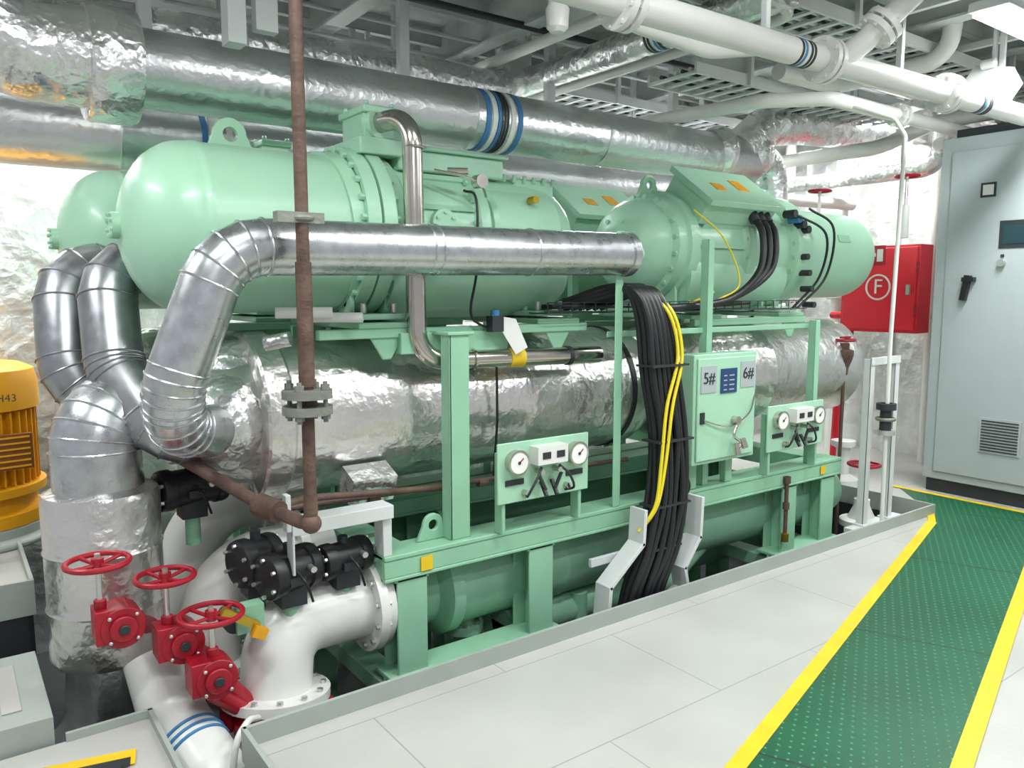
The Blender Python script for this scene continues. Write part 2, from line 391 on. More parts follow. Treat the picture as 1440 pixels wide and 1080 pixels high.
    e.lathe((x0,Y,.97),(1,0,0),prof,FOILS,72)
    e.lathe((2.97+dx,Y,.97),(1,0,0),[(0,.343),(.03,.343)],BLACK,60)
    e.lathe((3.32+dx,Y,.98),(1,0,0),[(0,.2),(.05,.3),(.1,.33),(.9,.33),(.92,.34),(.95,.33),(1.75,.325),(1.8,.34),(1.9,.34),(1.93,.25)],FOILS,60)
    e.sph((.9+dx,Y-.12,.98),.2,FOIL,20,(1,0,0),.8);e.sph((.98+dx,Y+.05,1.12),.2,FOIL,20)
    e.cyl((1.02+dx,Y-.28,1.3),(1.1+dx,Y-.34,1.32),.03,FOIL,14)
    e.box((1.42+dx,Y-.33,.70),(.2,.12,.12),FOIL,Matrix.Rotation(.4,3,'X'))
    e.done()
    cd=B('condenser_shell',root);Yc=3.07+dy
    cd.lathe((1.43+dx,Yc,.14),(1,0,0),[(0,.2),(.04,.2),(.04,.16),(.3,.16),(.34,.225),(.4,.225),(.41,.2),(1.0,.2),(1.01,.205),(1.03,.205),(1.04,.2),(3.2,.2),(3.21,.225),(3.27,.225),(3.3,.2),(3.5,.17),(3.58,.1),(3.6,.02)],GREEN2,56)
    cd.cyl((1.95+dx,Yc,0.1),(1.95+dx,Yc,-.16),.06,GREEN2,20);cd.flange((1.95+dx,Yc,-.1),(0,0,1),.1,.04,GREEN2,8)
    cd.tube(fillet([(2.15+dx,Yc-.05,-.14),(3.3+dx,Yc-.05,-.14),(3.6+dx,Yc-.05,.05)],.1),.09,GREEN2,24)
    cd.cyl((3.0+dx,Yc-.19,.05),(3.0+dx,Yc-.3,.05),.04,GREEN2);cd.cyl((2.6+dx,Yc-.1,-.05),(2.6+dx,Yc-.1,-.2),.05,GREEN2)
    cd.lathe((2.9+dx,Yc+.3,-.2),(1,0,0),[(0,.12),(1.8,.12)],GREEN2,24)
    cd.done()
    f=B('skid_frame',root,bevel=.004);y0=2.75+dy;y1=3.72+dy
    def X(a):return a+dx
    for ya,yb in((y0,y0+.16),(y1-.16,y1)):
        f.bx(X(1.38),X(4.66),ya,yb,.42,.44,GREEN2);f.bx(X(1.38),X(4.66),ya+.004,ya+.02,.345,.42,GREEN2);f.bx(X(1.38),X(4.66),ya,yb-.02,.33,.345,GREEN2)
    for a in(1.38,4.5):f.bx(X(a),X(a+.16),y0+.02,y1-.02,.33,.438,GREEN2)
    for a in(1.44,2.12,4.05,4.46):
        a=X(a)
        for ya in(y0+.01,y1-.15):
            f.bx(a,a+.14,ya,ya+.014,-.12,.33,GREEN2);f.bx(a,a+.14,ya+.12,ya+.134,-.12,.33,GREEN2);f.bx(a+.064,a+.076,ya+.01,ya+.12,-.12,.33,GREEN2)
            f.bx(a-.01,a+.15,ya,ya+.14,.316,.33,GREEN2)
    for a,b_ in((1.40,2.3),(4.0,4.66)):
        f.bx(X(a),X(b_),y0,y0+.15,-.10,-.08,GREEN2);f.bx(X(a),X(b_),y0+.06,y0+.075,-.21,-.10,GREEN2);f.bx(X(a),X(b_),y0,y0+.15,-.225,-.21,GREEN2)
        f.bx(X(a),X(b_),y1-.15,y1,-.225,-.12,GREEN2)
    for a in(1.40,2.15,4.05,4.5):f.bx(X(a),X(a+.12),y0+.1,y1-.1,-.21,-.13,GREEN2);f.bx(X(a),X(a+.12),y0+.02,y0+.14,-.72,-.22,GREEN2);f.bx(X(a),X(a+.12),y1-.14,y1-.02,-.72,-.22,GREEN2)
    f.lug((X(1.66),y0+.1,.505),.05,.022,.02,(1,0,0),GREEN2)
    f.bx(X(1.71),X(1.81),y0+.03,y0+.042,.44,1.33,GREEN2);f.bx(X(1.71),X(1.722),y0+.03,y0+.1,.44,1.33,GREEN2);f.bx(X(1.70),X(1.83),y0+.02,y0+.25,1.32,1.335,GREEN2)
    f.bx(X(2.63),X(2.68),y0+.0,y0+.008,.44,1.79,GREEN2);f.bx(X(2.672),X(2.68),y0,y0+.05,.44,1.79,GREEN2)
    f.bx(X(3.33),X(3.38),y0+.03,y0+.038,.44,1.78,GREEN2);f.bx(X(3.33),X(3.338),y0+.03,y0+.08,.44,1.78,GREEN2)
    f.bx(X(4.30),X(4.35),y0,y0+.008,.44,1.33,GREEN2);f.bx(X(4.30),X(4.308),y0,y0+.05,.44,1.33,GREEN2)
    f.bx(X(2.63),X(4.35),y0+.055,y0+.063,1.28,1.31,GREEN2)
    f.bx(X(1.55),X(2.1),y0+.15,y0+.2,1.24,1.33,GREEN2)
    f.done()
    if front:
        t=B('cable_mesh_tray',root)
        for k in range(28):
            x=2.3+k*.075;t.cyl((x,2.86,1.40),(x,3.0,1.40),.003,DARK,6);t.cyl((x,2.86,1.40),(x,2.86,1.45),.003,DARK,6)
        for y,z in((2.86,1.4),(2.9,1.4),(2.95,1.4),(3.0,1.4),(2.86,1.45)):t.cyl((2.3,y,z),(4.36,y,z),.003,DARK,6)
        for k in range(4):
            t.tube(spline([(2.35,2.9+.02*k,1.43),(2.9,2.92+.02*k,1.43),(3.4,2.88+.02*k,1.425),(3.85,2.9+.015*k,1.44)]),.012,BLACK,10)
        t.done()
        y_=B('warning_labels',root);y_.bx(1.545,1.60,2.746,2.75,.35,.41,YEL);y_.bx(4.42,4.47,2.746,2.75,.36,.41,YEL);y_.done()
        h=B('motor_cables',root)
        for k in range(3):
            h.tube(spline([(3.92+.06*k,2.97,1.96),(3.92+.06*k,2.88,1.84),(3.85+.05*k,2.84,1.62),(3.6,2.85,1.46),(3.2,2.86,1.42),(2.9,2.84,1.42)]),.02,BLACK,12)
            h.cyl((3.92+.06*k,2.97,1.98),(3.92+.06*k,2.93,1.91),.03,DARK,12)
        h.tube(spline([(4.45,2.93,2.02),(4.6,2.85,1.9),(4.62,2.9,1.6),(4.4,2.95,1.4)]),.008,BLACK,8)
        h.tube(spline([(4.3,2.93,1.98),(4.52,2.85,1.86),(4.55,2.9,1.6),(4.35,2.95,1.4)]),.008,BLACK,8)
        h.tube(spline([(3.4,2.95,1.95),(3.6,2.9,1.8),(3.7,2.86,1.55),(3.5,2.86,1.45)]),.005,YCAB,8)
        for k in range(4):
            h.cyl((4.3+.05*k,3.0,1.98-.03*k),(4.3+.05*k,2.92,1.98-.03*k),.025,BLUE if k==1 else DARK,10)
            h.cyl((4.42+.03*k,2.98,1.72-.1*k),(4.42+.03*k,2.90,1.72-.1*k),.02,DARK,10)
        h.tube(spline([(1.93,3.0,1.95),(1.95,2.93,1.9),(1.93,2.9,1.6),(1.9,2.9,1.4),(2.0,2.88,1.33)]),.006,BLACK,8)
        h.tube(spline([(1.76,2.97,2.02),(1.86,2.92,2.0),(1.95,2.9,1.97),(2.0,2.93,1.92)]),.006,STEEL,8)
        h.cyl((1.95,2.93,1.98),(1.95,2.88,1.98),.03,STEEL,14);h.cyl((1.82,2.96,2.02),(1.9,2.92,2.02),.015,STEEL,10)
        h.box((2.0,2.86,1.36),(.06,.05,.07),DARK);h.cyl((2.0,2.86,1.39),(2.0,2.86,1.42),.02,BLUE)
        h.cyl((2.3,3.0,1.93),(2.3,2.95,1.93),.018,BRASS);h.cyl((1.36,2.86,1.40),(1.18,2.98,1.40),.02,WHITE)
        h.cyl((1.25,2.9,1.42),(1.05,2.98,1.42),.022,WHITE)
        h.done()
    return root
chiller(0,0,True)
chiller(-.09,1.0,False)
# ------------------------------------------------------------ front control box
root=empty('control_box')
b=B('enclosure',root,bevel=.005);b.bx(3.1,3.61,2.66,2.76,.60,1.18,GREEN);b.bx(3.12,3.59,2.648,2.66,.62,1.16,GREEN);b.bx(3.2,3.26,2.76,2.8,.44,1.1,GREEN2);b.bx(3.5,3.56,2.76,2.8,.44,1.1,GREEN2)
b.done()
b=B('labels',root);b.bx(3.14,3.26,2.644,2.648,.98,1.12,GREYC);b.bx(3.46,3.58,2.644,2.648,.99,1.13,GREYC);b.bx(3.295,3.425,2.642,2.648,.97,1.10,LCDB)
for k in range(4): b.bx(3.315,3.34,2.640,2.642,.985+.025*k,.991+.025*k,GREYC);b.bx(3.36,3.40,2.640,2.642,.985+.025*k,.991+.025*k,GREYC)
b.bx(3.14,3.17,2.64,2.648,.82,.88,DARK);b.cyl((3.41,2.648,.82),(3.41,2.61,.82),.022,STEEL);b.tube(spline([(3.41,2.62,.8),(3.38,2.615,.74),(3.43,2.61,.70),(3.41,2.61,.66)]),.008,STEEL,8)
b.tube(spline([(3.16,2.64,.84),(3.3,2.63,.80),(3.41,2.63,.8),(3.53,2.63,.86),(3.61,2.66,.98)]),.004,STEEL,8)
b.cyl((3.39,2.61,.70),(3.39,2.595,.64),.018,STEEL);b.cyl((3.44,2.61,.72),(3.45,2.595,.67),.018,STEEL)
b.done()
text('label_five','5#',(3.2,2.642,1.055),.085,DARK,root);text('label_six','6#',(3.52,2.642,1.065),.085,DARK,root)
def gauge_panel(x0,x1):
    root=empty('gauge_panel')
    b=B('plate',root,bevel=.004);b.bx(x0,x1,2.70,2.712,.58,.85,GREEN)
    for x in(x0+.03,x1-.05):b.bx(x,x+.02,2.712,2.77,.44,.8,GREEN2)
    b.done()
    g=B('gauges',root);wd=x1-x0
    for x in(x0+.17*wd,x0+.83*wd):
        g.lathe((x,2.70,.765),(0,-1,0),[(0,.052),(.03,.052),(.034,.056),(.04,.056),(.041,.048),(.036,.047)],STEEL,32);g.cyl((x,2.664,.765),(x,2.662,.765),.047,GLASSW,28)
        g.box((x+.008,2.660,.772),(.036,.002,.005),RED,Matrix.Rotation(-.7,3,'Y'));g.cyl((x,2.664,.765),(x,2.658,.765),.007,DARK,10)
        g.bx(x-.05,x+.05,2.695,2.70,.66,.685,DARK)
    xc=(x0+x1)/2
    g.bx(xc-.085,xc+.085,2.64,2.70,.745,.825,WHITE);g.bx(xc-.06,xc-.015,2.637,2.64,.77,.80,DARK);g.bx(xc+.02,xc+.065,2.637,2.64,.77,.80,DARK)
    for k in(-1,1):
        g.cyl((xc+.05*k,2.70,.71),(xc+.05*k,2.65,.71),.012,STEEL);g.tube(spline([(xc+.05*k,2.66,.73),(xc+.09*k,2.64,.69),(xc+.13*k,2.65,.62),(xc+.11*k,2.69,.6)]),.006,DARK,8)
        g.cyl((xc+.03*k,2.69,.66),(xc+.03*k,2.65,.6),.01,BLACK);g.cyl((xc+.12*k,2.70,.62),(xc+.12*k,2.67,.62),.014,STEEL)
        g.box((xc+.045*k,2.66,.66),(.012,.012,.08),DARK,Matrix.Rotation(.5*k,3,'Y'))
    g.done()
gauge_panel(1.9,2.42);gauge_panel(3.79,4.34)
# ------------------------------------------------------------ pipes near the chiller
root=empty('insulated_discharge_pipe');b=B('pipe_jacket',root)
lobster(b,[(2.68,2.75,1.68),(.80,2.75,1.655),(.62,2.78,1.18),(.64,2.86,1.03),(.80,3.02,.98)],.1,.2,GALV,4,30)
b.cyl((2.66,2.75,1.68),(2.70,2.75,1.68),.106,GALV,30);b.cyl((2.70,2.75,1.68),(2.78,2.75,1.68),.04,GREEN2)
for x in(1.05,1.58,1.62,2.1):b.torus((x,2.75,1.66+.01*(x-.8)),(1,0,0),.1005,.004,GALV,30,6)
b.done()
root=empty('insulated_discharge_pipe');b=B('pipe_jacket',root)
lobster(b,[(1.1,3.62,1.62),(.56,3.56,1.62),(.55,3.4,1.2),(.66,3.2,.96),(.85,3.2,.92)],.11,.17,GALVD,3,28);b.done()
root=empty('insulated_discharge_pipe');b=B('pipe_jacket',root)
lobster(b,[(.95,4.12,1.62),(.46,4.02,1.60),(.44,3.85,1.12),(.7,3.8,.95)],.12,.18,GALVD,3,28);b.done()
b=B('stainless_steel_pipe');b.tube(fillet([(1.56,3.14,2.215),(1.62,2.91,2.215),(1.63,2.905,1.21),(2.66,2.905,1.19)],.13,10),.042,STEEL,24)
b.torus((1.63,2.905,2.09),(0,0,1),.043,.006,STEEL);b.cyl((1.58,3.1,2.215),(1.565,3.14,2.215),.075,GREEN,24);b.cyl((2.1,2.905,1.2005),(2.18,2.905,1.199),.0445,YEL,24)
b.cyl((1.9,2.905,1.204),(1.91,2.905,1.204),.05,STEEL);b.cyl((2.45,2.905,1.194),(2.47,2.905,1.194),.047,DARK)
b.prism([(1.98,2.85,1.40),(2.1,2.84,1.38),(2.16,2.83,1.25),(2.1,2.84,1.22)],(0,.002,0),WHITE)
b.tube([(2.05,2.92,1.2),(2.06,2.93,.9),(2.05,2.95,.62)],.006,BLACK,8)
b.done()
b=B('rusty_vertical_pipe')
b.cyl((1.0,2.55,.72),(1.0,2.55,3.4),.022,RUST,20);b.cyl((1.0,2.55,1.18),(1.0,2.55,1.6),.027,RUST,20)
for z in(1.10,1.155):b.cyl((1.0,2.55,z-.014),(1.0,2.55,z+.014),.085,RUSTF,30)
for k in range(4):
    a=math.pi/4+k*math.pi/2;x=1.0+.065*math.cos(a);y=2.55+.065*math.sin(a);b.cyl((x,y,1.06),(x,y,1.2),.009,RUSTF,8);b.cyl((x,y,1.17),(x,y,1.19),.016,RUSTF,6);b.cyl((x,y,1.07),(x,y,1.09),.016,RUSTF,6)
b.box((.99,2.55,1.745),(.16,.045,.035),RUSTF);b.torus((1.0,2.55,1.745),(0,0,1),.03,.012,RUSTF)
b.tube(fillet([(1.0,2.55,.8),(1.0,2.55,.69),(.92,2.75,.72),(.72,3.25,.86)],.05),.024,RUST,16)
b.sph((1.0,2.55,.70),.036,RUST);b.sph((.92,2.75,.72),.04,RUST);b.cyl((.94,2.70,.715),(.90,2.8,.73),.042,RUST,12)
b.tube(fillet([(.92,2.75,.72),(1.1,2.85,.71),(1.75,2.92,.64)],.05),.014,RUST,12)
b.done()
b=B('brown_drain_pipe');b.tube([(1.0,2.93,.66),(2.9,2.93,.62)],.012,RUST,12)
for x in(1.4,1.95,2.5):b.cyl((x,2.93,.65-.01*x),(x+.05,2.93,.65-.01*x),.02,RUST,10)
b.tube(fillet([(1.85,2.93,.63),(1.85,2.93,.5),(1.85,2.85,.5)],.02),.01,RUST,10);b.done()
b=B('white_channel_bracket',bevel=.003);b.bx(1.0,1.42,2.74,2.75,.60,.65,WHITEM);b.bx(1.0,1.42,2.74,2.84,.645,.655,WHITEM);b.bx(1.0,1.01,2.74,2.8,.45,.65,WHITEM);b.bx(.98,1.0,2.74,2.78,.62,.76,WHITEM);b.bx(1.38,1.42,2.76,2.84,.44,.645,WHITEM);b.done()
root=empty('insulated_water_pipe');b=B('jacket',root)
lobster(b,[(.46,3.32,.7),(.45,3.32,1.0),(.62,3.42,1.06),(1.0,3.55,1.04)],.16,.24,GALV,5,34)
b.lathe((.46,3.3,.1),(0,0,1),[(0,.15),(.0,.2),(.02,.208),(.2,.206),(.21,.211),(.22,.206),(.42,.206),(.43,.211),(.44,.206),(.63,.208),(.65,.2),(.66,.15)],FOILS,48)
b.tube(fillet([(.46,3.3,.12),(.44,3.3,-.2),(.2,3.2,-.4)],.2),.155,FOILD,32)
b.done()
# white elbows
root=empty('cooling_water_pipe');b=B('pipe',root)
b.tube(fillet([(1.36,2.93,.20),(1.0,2.91,.21),(.96,2.87,-.07)],.26,14),.137,WHITE,36)
b.flange((1.375,2.93,.2),(1,0,0),.2,.04,WHITE,12);b.flange((1.42,2.95,.2),(1,0,0),.195,.035,WHITE,12)
b.flange((.96,2.86,-.045),(.08,.1,1),.205,.035,WHITE,12);b.flange((.955,2.85,-.16),(.08,.1,1),.2,.035,WHITE,12)
b.tube(fillet([(.955,2.85,-.14),(.94,2.82,-.3),(.74,2.58,-.42),(.6,2.4,-.8)],.2,10),.137,WHITE,36)
b.done()
b=B('butterfly_valve_body',root)
b.cyl((.955,2.852,-.135),(.96,2.858,-.075),.17,RED,36)
for k in range(12):
    a=2*math.pi*k/12;b.cyl((.957+.185*math.cos(a),2.855+.185*math.sin(a),-.135),(.96+.185*math.cos(a),2.858+.185*math.sin(a),-.075),.03,RED,12)
b.cyl((.88,2.81,-.1),(.70,2.76,.08),.03,RED,16)
b.done()
def wpipe(pts,r,fl,R=.26,name='cooling_water_pipe'):
    b=B(name);b.tube(fillet(pts,R,14),r,WHITE,36)
    for c_,d_ in fl:b.flange(c_,d_,r*1.45,.04,WHITE,12)
    return b
b=wpipe([(1.35,3.28,.36),(.86,3.26,.36),(.78,3.22,-.15),(.76,3.2,-.6)],.13,[((.80,3.23,-.02),(0,0,1)),((1.2,3.28,.36),(1,0,0))]);b.cyl((.79,3.23,-.1),(.79,3.23,-.05),.17,RED,24);b.done()
b=wpipe([(1.4,3.75,.5),(.90,3.72,.5),(.80,3.65,.0),(.76,3.6,-.6)],.13,[((1.2,3.74,.5),(1,0,0))]);b.done()
b=wpipe([(.58,3.08,.12),(.60,2.92,-.06),(.66,2.62,-.16),(.80,2.35,-.5)],.115,[],.2)
for k in(0,.03,.06):b.torus(V((.622,2.80,-.10))+V((.2,-.93,-.31)).normalized()*k,(.2,-.93,-.31),.1165,.006,BLUE)
b.done()
b=B('hose');b.tube(spline([(.83,2.68,-.02),(.76,2.58,.03),(.70,2.53,-.04),(.68,2.5,-.3),(.66,2.5,-.7)]),.012,WHITE,10);b.done()
def valve(hw,gb,R,tgt):
    root=empty('handwheel_valve');b=B('handwheel',root);c=V(hw);g=V(gb)
    b.torus(c,(0,0,1),R,.010,RED,40,10);b.cyl(c-V((0,0,.02)),c+V((0,0,.015)),.02,RED)
    for k in range(4):
        a=k*math.pi/2+.5;b.tube([c+V((0,0,-.01)),c+V((R*math.cos(a),R*math.sin(a),0))],.007,RED,8)
    b.cyl(c,c+V((0,0,.03)),.01,ZINC,6)
    b.done()
    b=B('gear_operator',root,bevel=.008)
    b.cyl((c.x,c.y,c.z),(c.x,c.y,g.z+.04),.010,ZINC,10);b.cyl((c.x,c.y,g.z+.1),(c.x,c.y,g.z+.02),.02,RED,14)
    b.cyl((g.x,g.y-.055,g.z),(g.x,g.y+.06,g.z),.072,RED,24);b.cyl((g.x,g.y-.07,g.z),(g.x,g.y-.055,g.z),.045,RED,20);b.bolts((g.x,g.y-.055,g.z),(0,-1,0),.06,4,.008,.01,ZINC)
    b.cyl((g.x,g.y-.08,g.z),(g.x,g.y-.07,g.z),.018,DARK,12)
    b.box((g.x-.03,g.y,g.z+.01),(.11,.1,.12),RED)
    b.cyl(g+V((0,.04,0)),V(tgt),.035,RED,14)
    b.done()
valve((.38,2.9,.59),(.44,2.9,.36),.098,(.6,3.2,.2))
valve((.58,2.85,.51),(.62,2.85,.27),.095,(.8,3.2,.0))
valve((.70,2.74,.38),(.70,2.74,.16),.105,(.85,2.83,-.05))
def actuator(c,r,L0,d):
    b=B('pneumatic_actuator');c=V(c);d=V(d).normalized()
    b.lathe(c-d*L0/2,d,[(0,r*.8),(.005,r*.95),(.02,r),(.05,r),(.055,r*.9),(L0-.055,r*.9),(L0-.05,r),(L0-.02,r),(L0-.005,r*.95),(L0,r*.8)],BLACK,32)
    b.bolts(c-d*L0/2,-d,r*.8,6,.008,.012,ZINC);b.bolts(c+d*L0/2,d,r*.8,6,.008,.012,ZINC)
    b.box(c+V((0,0,-r)),(.1,.1,.08),DARK);b.cyl(c+V((0,0,r*.8)),c+V((0,0,r*1.25)),.02,DARK);b.bx(c.x-.03,c.x+.03,c.y-r-.01,c.y-r+.02,c.z-.03,c.z+.0,DARK)
    b.cyl(c+V((.06,-r*.7,.02)),c+V((.06,-r*1.15,.02)),.012,ZINC)
    b.tube(spline([c+V((.0,-r,.02)),c+V((.02,-r-.04,-.02)),c+V((.05,-r-.02,-.1))]),.005,BLACK,8)
    b.cyl(c+V((0,0,-r)),c+V((0,0,-r-.16)),.03,GREEN2)
    b.done()
actuator((.94,2.98,.46),.095,.17,(1,.25,0));actuator((1.02,2.84,.44),.088,.22,(1,.3,0));actuator((1.25,2.86,.44),.072,.22,(1,.2,0))
actuator((.80,3.35,.70),.085,.28,(1,.2,0))
b=B('limit_switch');b.bx(.80,.9,2.78,2.84,.26,.36,GREEN2);b.box((.80,2.74,.34),(.15,.03,.03),BRASS,Matrix.Rotation(.6,3,'Y'));b.cyl((.80,2.9,.30),(.80,2.8,.30),.04,DARK);b.box((.86,2.72,.28),(.05,.03,.04),YELM,Matrix.Rotation(.5,3,'Y'));b.done()
# ------------------------------------------------------------ cable bundle
root=empty('power_cable_bundle');b=B('cables',root)
for k in range(18):
    a=k%6;r_=k//6
    ox=(a-2.5)*.034;oy=(r_-1)*.034;j=lambda s=.012:random.uniform(-s,s)
    P=[(2.5+.05*a,3.0+oy*.3,1.42+.012*r_),(2.66+.03*a,2.86,1.48+.02*r_),(2.76+ox*.8,2.72+oy*.6,1.51),(2.79+ox*.8,2.66+oy,1.38+j()),(2.82+ox,2.63+oy,1.1+j()),(2.87+ox+j(),2.62+oy,.8),(2.87+ox*1.15+j(),2.61+oy,.5),(2.80+ox*1.3+j(),2.60+oy,.25),(2.70+ox*1.2+j(),2.60+oy,.05),(2.66+ox,2.62+oy,-.2),(2.66+ox,2.64+oy,-.65)]
    b.tube(spline(P,7),.0175,BLACK,10)
for k in range(3):
    P=[(2.76+.03*k,2.76,1.50),(2.84+.03*k,2.62,1.42),(2.88+.03*k,2.575,1.2),(2.80+.04*k,2.565,.95),(2.76+.03*k,2.555,.68),(2.72+.012*k,2.55,.48),(2.64+.01*k,2.58,.36)]
    if k==2:P=[(2.9,2.76,1.47),(3.1,2.85,1.43),(3.3,2.9,1.43),(3.5,2.88,1.5)]
    b.tube(spline(P,8),.0085,YCAB,8)
b.tube(spline([(2.95,2.66,.8),(3.02,2.66,.6),(3.1,2.68,.5),(3.08,2.7,.42)]),.015,BLACK,8)
for z,x in((1.15,2.82),(.78,2.87),(.46,2.86),(.25,2.8)):b.box((x,2.615,z),(.25,.115,.010),DARK)
b.done()
b=B('cable_support_bracket',root,bevel=.002)
def flat(pts,wd,th,mt):
    for p,q in zip(pts[:-1],pts[1:]):
        p=V(p);q=V(q);d=(q-p);L0=d.length;d.normalize();a=math.atan2(d.z,d.x)
        b.box((p+q)/2,(L0+.015,wd,th),mt,Matrix.Rotation(-a,3,'Y'))
flat([(2.66,2.6,.46),(2.65,2.6,.30),(2.44,2.6,.13),(2.42,2.6,-.1),(2.6,2.6,-.13)],.1,.02,WHITEM)
flat([(3.07,2.6,.46),(3.06,2.6,.26),(2.95,2.6,.12),(2.98,2.6,.0),(2.88,2.6,-.05)],.1,.02,WHITEM)
b.bx(2.42,3.1,2.67,2.69,.2,.24,WHITEM)
b.done()
# ------------------------------------------------------------ overhead ducts
root=empty('overhead_insulated_duct');b=B('duct',root)
b.lathe((.6,3.9,2.49),(1,0,0),[(0,.17),(.9,.172),(.905,.177),(.92,.172),(1.9,.17),(1.905,.175),(1.92,.17),(2.9,.17),(2.905,.176),(2.93,.17),(4.5,.168)],FOILD,48)
b.lathe((.58,3.9,2.48),(1,0,0),[(0,.16),(.0,.235),(.02,.245),(.18,.245),(.2,.235),(.2,.17)],FOIL,48)
b.tube(fillet([(.75,3.9,2.5),(.30,3.93,2.5),(.05,3.9,2.8),(.05,3.9,3.4)],.25,8),.205,FOIL,36)
b.tube(fillet([(5.05,3.9,2.52),(5.36,3.9,2.52),(5.42,3.9,2.1)],.2,8),.13,FOIL,30)
b.tube(fillet([(4.95,3.88,2.55),(5.2,3.85,2.75),(5.5,3.8,2.8),(6.6,3.7,2.85)],.15,6),.15,FOIL,30)
b.sph((5.1,3.9,2.55),.2,FOIL,24);b.sph((4.7,3.88,2.52),.19,FOIL,24,(1,0,0),.7)
for x,mt in((2.56,BLUE),(2.60,WHITE),(2.64,BLUE),(2.73,WHITE),(2.78,BLUE)):b.lathe((x,3.9,2.49),(1,0,0),[(0,.1),(0,.1745),(.03,.1745),(.03,.1)],mt,40)
for x in(2.66,2.68,2.70):b.lathe((x,3.9,2.49),(1,0,0),[(0,.1),(0,.175),(.01,.175),(.01,.1)],DARK,40)
b.done()
b=B('overhead_insulated_duct');b.lathe((-1.5,4.6,2.30),(1,0,0),[(0,.18),(2.3,.18),(2.31,.186),(2.33,.18),(4.6,.18),(4.61,.186),(4.63,.18),(7.2,.18)],FOILD,44)
for x,mt in((1.2,BLUE),(1.24,WHITE),(1.33,WHITE),(1.38,BLUE)):b.lathe((x,4.6,2.30),(1,0,0),[(0,.1),(0,.1845),(.03,.1845),(.03,.1)],mt,40)
b.done()
b=B('overhead_insulated_duct');b.tube(fillet([(-1,4.4,2.75),(2.2,4.5,2.85),(3.3,4.5,2.85),(3.3,4.5,3.4)],.2),.13,FOIL,30);b.done()
def pipe(pts,r,mt=WHITE,fl=(),bands=(),R=.15,name='overhead_pipe'):
    b=B(name);P=fillet(pts,R,8);b.tube(P,r,mt,26)
    for c_,d_ in fl:
        d=V(d_).normalized();b.flange(V(c_)-d*.022,d,r*1.75,.03,WHITE,8,WHITE,.01);b.flange(V(c_)+d*.022,d,r*1.75,.03,WHITE,8,WHITE,.01)
    for c_,d_ in bands:
        d=V(d_).normalized()
        for k,mm in((-.045,DARK),(-.02,BLUE),(.02,DARK),(.045,DARK)):b.cyl(V(c_)+d*(k-.008),V(c_)+d*(k+.008),r*1.03,mm,26)
    return b.done()
pipe([(1.2,2.3,2.6),(3.4,2.26,2.6),(5.75,2.19,2.6),(5.8,2.19,3.4)],.06,fl=[((2.2,2.283,2.6),(1,-.02,0)),((3.5,2.26,2.6),(1,-.02,0)),((4.62,2.22,2.6),(1,-.02,0))],bands=[((3.3,2.262,2.6),(1,-.02,0)),((5.0,2.21,2.6),(1,-.03,0))])
pipe([(3.6,2.25,2.6),(3.75,2.2,2.72),(4.05,1.95,3.1),(4.1,1.9,3.4)],.055,fl=[((3.8,2.155,2.78),(.5,-.45,.7))])
pipe([(2.1,2.9,2.95),(2.75,2.75,2.75),(3.2,2.7,2.7),(3.6,2.5,2.75),(4.0,2.3,2.62)],.045,R=.25)
pipe([(3.1,5.2,3.02),(3.1,2.2,3.02)],.035)
pipe([(3.42,5.2,2.95),(3.42,2.4,2.95)],.085,FOIL,bands=[((3.42,3.25,2.95),(0,1,0))])
pipe([(3.75,5.2,2.95),(3.75,2.6,2.95),(3.2,2.5,2.95)],.03)
pipe([(4.0,5.2,2.7),(4.3,3.2,2.7),(4.6,2.9,2.7),(7,2.9,2.7)],.045,fl=[((5.4,2.9,2.7),(1,0,0))])
pipe([(4.6,3.3,2.95),(5.2,3.3,2.95),(5.2,2.5,2.95),(5.2,2.45,3.4)],.055)
pipe([(5.9,4.6,2.6),(5.9,3.3,2.6),(6.3,3.1,2.8),(6.3,1.2,2.8)],.055,fl=[((6.3,2.6,2.8),(0,1,0))])
pipe([(2.0,1.5,2.95),(7,1.5,2.95)],.045)
pipe([(2.6,3.3,3.05),(7,3.3,3.05)],.04,fl=[((4.0,3.3,3.05),(1,0,0))])
pipe([(6.6,5.2,2.5),(6.6,3.2,2.5),(6.6,3.1,3.3)],.07,FOIL)
pipe([(5.3,5.2,2.3),(5.3,4.3,2.3),(6.9,4.1,2.3)],.05)
for k in range(5): pipe([(-1+.3*k,3.05+.5*k,3.1+.02*k),(7.1,3.05+.5*k,3.1+.02*k)],.014+.004*(k%3),(GREYC,WHITEM,DARK)[k%3])
for x,y,r,zt in((6.9,3.1,.05,2.6),(6.95,3.35,.035,3.1),(6.9,4.2,.06,2.9),(6.8,4.7,.05,3.1),(6.5,5.1,.05,2.8),(5.9,5.15,.04,3.0)):
    pipe([(x,y,0),(x,y,zt),(x-.5,y,zt+.05)],r,R=.1,name='riser_pipe',fl=[((x,y,1.0+r*8),(0,0,1))])
def ladder(x0,x1,y,z,wd=.4,step=.14):
    b=B('cable_ladder_tray');b.bx(x0,x1,y-.01,y+.01,z,z+.07,WHITEM);b.bx(x0,x1,y+wd-.01,y+wd+.01,z,z+.07,WHITEM)
    n=int((x1-x0)/step)
    for k in range(n):b.bx(x0+k*step,x0+k*step+.035,y,y+wd,z+.005,z+.02,WHITEM)
    for k in range(int((x1-x0)/1.0)):
        for yy in(y-.02,y+wd+.02):b.bx(x0+.5+k,x0+.53+k,yy-.015,yy+.015,z,3.4,WHITEM)
    for k in range(5):b.tube(spline([(x0,y+.05+.06*k,z+.035),((x0+x1)/2,y+.08+.05*k,z+.035),(x1,y+.05+.06*k,z+.035)]),.014,(GREYC,BLACK,WHITEM)[k%3],8)
    b.done()
